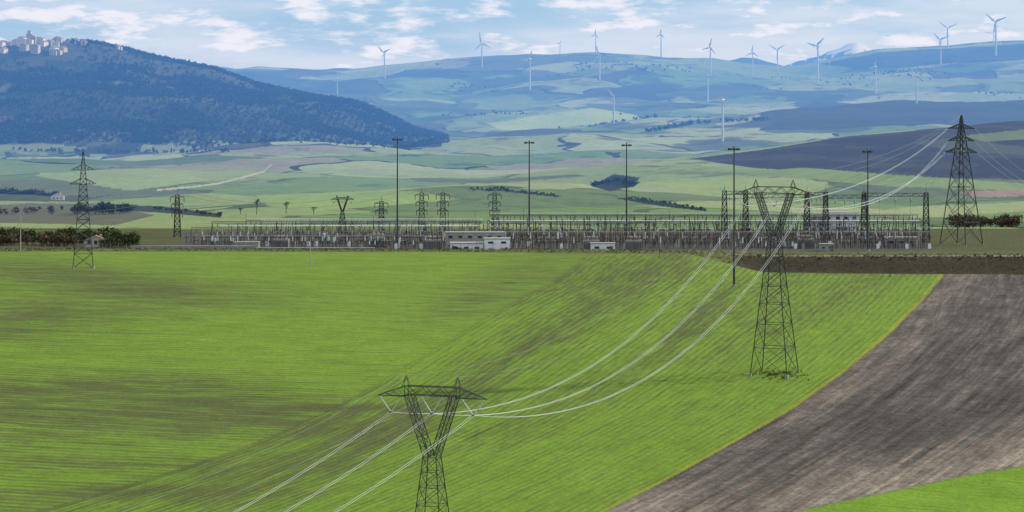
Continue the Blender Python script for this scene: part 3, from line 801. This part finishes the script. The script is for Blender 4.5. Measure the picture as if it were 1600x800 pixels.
def ground_pts(ud,dz=0):
    ud=np.asarray(ud,float);u,D=ud[:,0],ud[:,1]
    return np.stack([(u-800)/F*D,D,heightP(u,D)+dz],-1)
uu=rng.uniform(-160,700,40000);DDs=rng.uniform(4980,6380,40000)
n_=fbm((uu-800)/F*DDs/150,DDs/150,31,3)
pr=.10+.9*np.clip((n_-.43)*5+((DDs-5000)/1200-.5)*.8,0,1)
keep=(rng.random(40000)<pr)&~((uu<120)&(DDs>5880))
ud=np.stack([uu,DDs],-1)[keep][:15000]
ue=rng.uniform(112,650,1700);ud=np.concatenate([ud,np.stack([ue,rng.uniform(6120,6260,1700)],-1)])
g=ground_pts(ud,-.5)
scatter('hillside_woodland',g,rng.uniform(2.6,5.4,len(g)),TS,[M_pine,M_bark])
ud=[]
for D in np.arange(4980,5800,14):
    for x in np.arange(-1120,-80,12):
        u=800+F*x/D
        if u>640 or u<-100:continue
        ud.append((u+rng.uniform(-2,2),D+rng.uniform(-2,2)))
ud=np.array(ud);ud=ud[fbm((ud[:,0]-800)/F*ud[:,1]/190,ud[:,1]/190,41,2)>.42]
g=ground_pts(ud,-.3)
scatter('olive_orchard',g,rng.uniform(1.8,2.7,len(g)),TS,[M_leaf,M_bark])
def row(name,u0,u1,D0,D1,n,s0,s1,mat=M_leaf,T=TM):
    ud=[(rng.uniform(u0,u1),rng.uniform(D0,D1)) for _ in range(n)]
    g=ground_pts(ud,-.2);scatter(name,g,rng.uniform(s0,s1,n),T,[mat,M_bark])
row('tree_row',-150,212,1130,1175,130,2.0,3.5,M_leaf);row('tree_row',-150,120,1120,1140,70,2.0,3.4,M_leafb)
row('tree_row',150,215,1110,1125,20,1.6,2.6,M_leaf)
row('tree_clump',4,92,2800,2850,80,3.5,5.5,M_leaf);row('tree_row',-200,190,1960,2060,60,2.0,3.4,M_leafb);row('tree_row',120,205,1960,2010,26,3,4.6,M_leaf)
row('tree_clump',1478,1590,1290,1350,34,2.4,4.0,M_leafb);row('tree_clump',1500,1580,1290,1350,14,2.4,3.6,M_leaf)
row('bush',706,722,1078,1080,14,.6,1.0,M_leaf);row('hedge',1170,1640,1052,1058,130,.3,.7,M_leafb)
row('tree_clump',385,450,4700,4800,40,4,6,M_leaf,TS);row('tree_row',300,640,4640,4800,60,3,5,M_leaf,TS)
def hedgeline(pts,n,s0,s1,name='hedgerow'):
    ud=[]
    for _ in range(n):
        t=rng.random()*(len(pts)-1);i=int(t);f=t-i
        u=pts[i][0]*(1-f)+pts[i+1][0]*f;v=pts[i][1]*(1-f)+pts[i+1][1]*f
        D=hit(u,v,1700)
        if D:ud.append((u,D+rng.uniform(-6,6)))
    g=ground_pts(ud,-.3);scatter(name,g,rng.uniform(s0,s1,len(g)),TS,[M_leaf,M_bark])
hedgeline([(735,297),(800,299),(878,307)],50,1.0,1.8);hedgeline([(975,309),(1040,318),(1105,330)],50,1.0,1.6)
hedgeline([(150,322),(250,328),(345,338)],50,1.2,2.4);hedgeline([(0,236),(200,240),(380,238)],60,3,5)
hedgeline([(925,291),(960,284),(992,291)],50,1.6,2.8,'thicket');hedgeline([(1010,208),(1080,195),(1200,188)],60,4,6)
ud=np.stack([rng.uniform(680,1620,3000),rng.uniform(6400,9800,3000)],-1)
ud=ud[fbm((ud[:,0]-800)/F*ud[:,1]/260,ud[:,1]/260,51,3)>.70]
if len(ud):
    g=ground_pts(ud,-.5);scatter('distant_scrub',g,rng.uniform(3,5,len(g)),TS,[M_pine,M_bark])
def bare_tree(u,D,h):
    P=XYZ(u,D);mb=MB();r=random.Random(int(u))
    def br(p,d,l,ra,n):
        q=p+d*l;mb.tube([p,q],[ra,ra*.65],M_bark,4,False)
        if n==0:return
        for k in range(4 if n>1 else 5):
            nd=(d+Vector((r.uniform(-.9,.9),r.uniform(-.9,.9),r.uniform(-.2,.7)))).normalized();br(q,nd,l*r.uniform(.55,.8),max(.05,ra*.55),n-1)
    br(P,Vector((0,0,1)),h*.3,.3,4);mb.obj('bare_tree',P)
bare_tree(401,1900,12);bare_tree(447,1920,9);bare_tree(376,1910,6);bare_tree(490,1900,7)
def tuft(n):
    r=np.random.default_rng(3);V=[];Ff=[]
    for i in range(n):
        a=r.uniform(-.5,.5,2);b=len(V);V+=[(a[0]-.1,a[1],0),(a[0]+.1,a[1],0),(a[0]+r.uniform(-.3,.3),a[1]+r.uniform(-.3,.3),r.uniform(.5,1.2))];Ff.append((b,b+1,b+2))
    return np.array(V),np.array(Ff),np.zeros(n,int)
ud=[(rng.uniform(-100,1700),rng.uniform(1040,1072)) for _ in range(3500)]
for _ in range(150):
    ud.append((1210+rng.normal()*20,744+rng.normal()*3))
g=ground_pts(ud,-.05);scatter('verge_grass',g,rng.uniform(.4,.8,len(g)),[tuft(9)],[M_grass])
# ================================================================ HAZE (air over the valley)
mb=MB();hz=nt('hazy_air')[0];tt=hz.node_tree;tt.nodes.clear()
o=tt.nodes.new('ShaderNodeOutputMaterial');ab=tt.nodes.new('ShaderNodeVolumeAbsorption');em=tt.nodes.new('ShaderNodeEmission');ad=tt.nodes.new('ShaderNodeAddShader')
sr_,sg_,sb_=.46e-4,.76e-4,1.28e-4
ab.inputs['Density'].default_value=sb_;ab.inputs['Color'].default_value=(1-sr_/sb_,1-sg_/sb_,0,1)
Ce=(.28,.54,.84)
em.inputs['Color'].default_value=(Ce[0]*sr_/(Ce[2]*sb_),Ce[1]*sg_/(Ce[2]*sb_),1,1);em.inputs['Strength'].default_value=Ce[2]*sb_
tt.links.new(ab.outputs[0],ad.inputs[0]);tt.links.new(em.outputs[0],ad.inputs[1]);tt.links.new(ad.outputs[0],o.inputs['Volume'])
mb.box((0,(1450+15300)/2,200),(16000,15300-1450,900),hz)
mb.obj('atmosphere')
# ================================================================ LIGHT, SKY, CAMERA
EL=math.radians(29);AZ=math.radians(74)
sd=Vector((math.sin(AZ)*math.cos(EL),math.cos(AZ)*math.cos(EL),math.sin(EL)))
ld=bpy.data.lights.new('sun','SUN');ld.energy=5;ld.angle=math.radians(.5);ld.color=(1,.95,.86)
lo=link(bpy.data.objects.new('sun',ld));lo.rotation_euler=(-sd).to_track_quat('-Z','Y').to_euler()
w=bpy.data.worlds.new('World');sc.world=w;w.use_nodes=True;t=w.node_tree;t.nodes.clear()
N=t.nodes.new;Lk=t.links.new
o=N('ShaderNodeOutputWorld');bg=N('ShaderNodeBackground');bg.inputs[1].default_value=.1;Lk(bg.outputs[0],o.inputs[0])
sk=N('ShaderNodeTexSky');sk.sky_type='NISHITA';sk.sun_disc=False;sk.sun_elevation=EL;sk.sun_rotation=AZ;sk.dust_density=.4;sk.ozone_density=2.5;sk.altitude=400
tint=N('ShaderNodeMix');tint.data_type='RGBA';tint.blend_type='MULTIPLY';tint.inputs[0].default_value=1;Lk(sk.outputs[0],tint.inputs[6]);tint.inputs[7].default_value=(.86,1.14,1.2,1)
tc=N('ShaderNodeTexCoord')
def cloud(scale,lo_,hi,seed):
    mp=N('ShaderNodeMapping');mp.inputs['Scale'].default_value=scale;mp.inputs['Location'].default_value=(seed,seed,0);Lk(tc.outputs['Generated'],mp.inputs[0])
    n1=N('ShaderNodeTexNoise');n1.inputs['Scale'].default_value=1;n1.inputs['Detail'].default_value=9;n1.inputs['Roughness'].default_value=.6;Lk(mp.outputs[0],n1.inputs['Vector'])
    r=N('ShaderNodeMapRange');r.interpolation_type='SMOOTHSTEP';Lk(n1.outputs['Fac'],r.inputs[0]);r.inputs[1].default_value=lo_;r.inputs[2].default_value=hi;return r.outputs[0]
c1=cloud((38,38,150),.46,.64,3.1);c2=cloud((9,9,60),.32,.64,7.7)
mm=N('ShaderNodeMath');mm.operation='MULTIPLY';Lk(c1,mm.inputs[0]);mm.inputs[1].default_value=.88
m2=N('ShaderNodeMath');m2.operation='MULTIPLY';Lk(c2,m2.inputs[0]);m2.inputs[1].default_value=.5
mx0=N('ShaderNodeMath');mx0.operation='MAXIMUM';Lk(mm.outputs[0],mx0.inputs[0]);Lk(m2.outputs[0],mx0.inputs[1])
mx=N('ShaderNodeMix');mx.data_type='RGBA';Lk(mx0.outputs[0],mx.inputs[0]);Lk(tint.outputs[2],mx.inputs[6]);mx.inputs[7].default_value=(15,15.6,16,1)
Lk(mx.outputs[2],bg.inputs[0])
cd=bpy.data.cameras.new('camera');co=link(bpy.data.objects.new('camera',cd));sc.camera=co
cd.sensor_width=36;cd.lens=F/1600*36;cd.clip_start=1;cd.clip_end=90000
co.location=(0,0,0);co.rotation_euler=(math.radians(90),0,0)
cd.shift_y=-(400-YH)/1600
sc.view_settings.view_transform='Standard';sc.view_settings.look='None';sc.view_settings.exposure=0
print('verts',len(V_),'P1',P1,'P2',P2,'H',H1,H2,H3,HL)
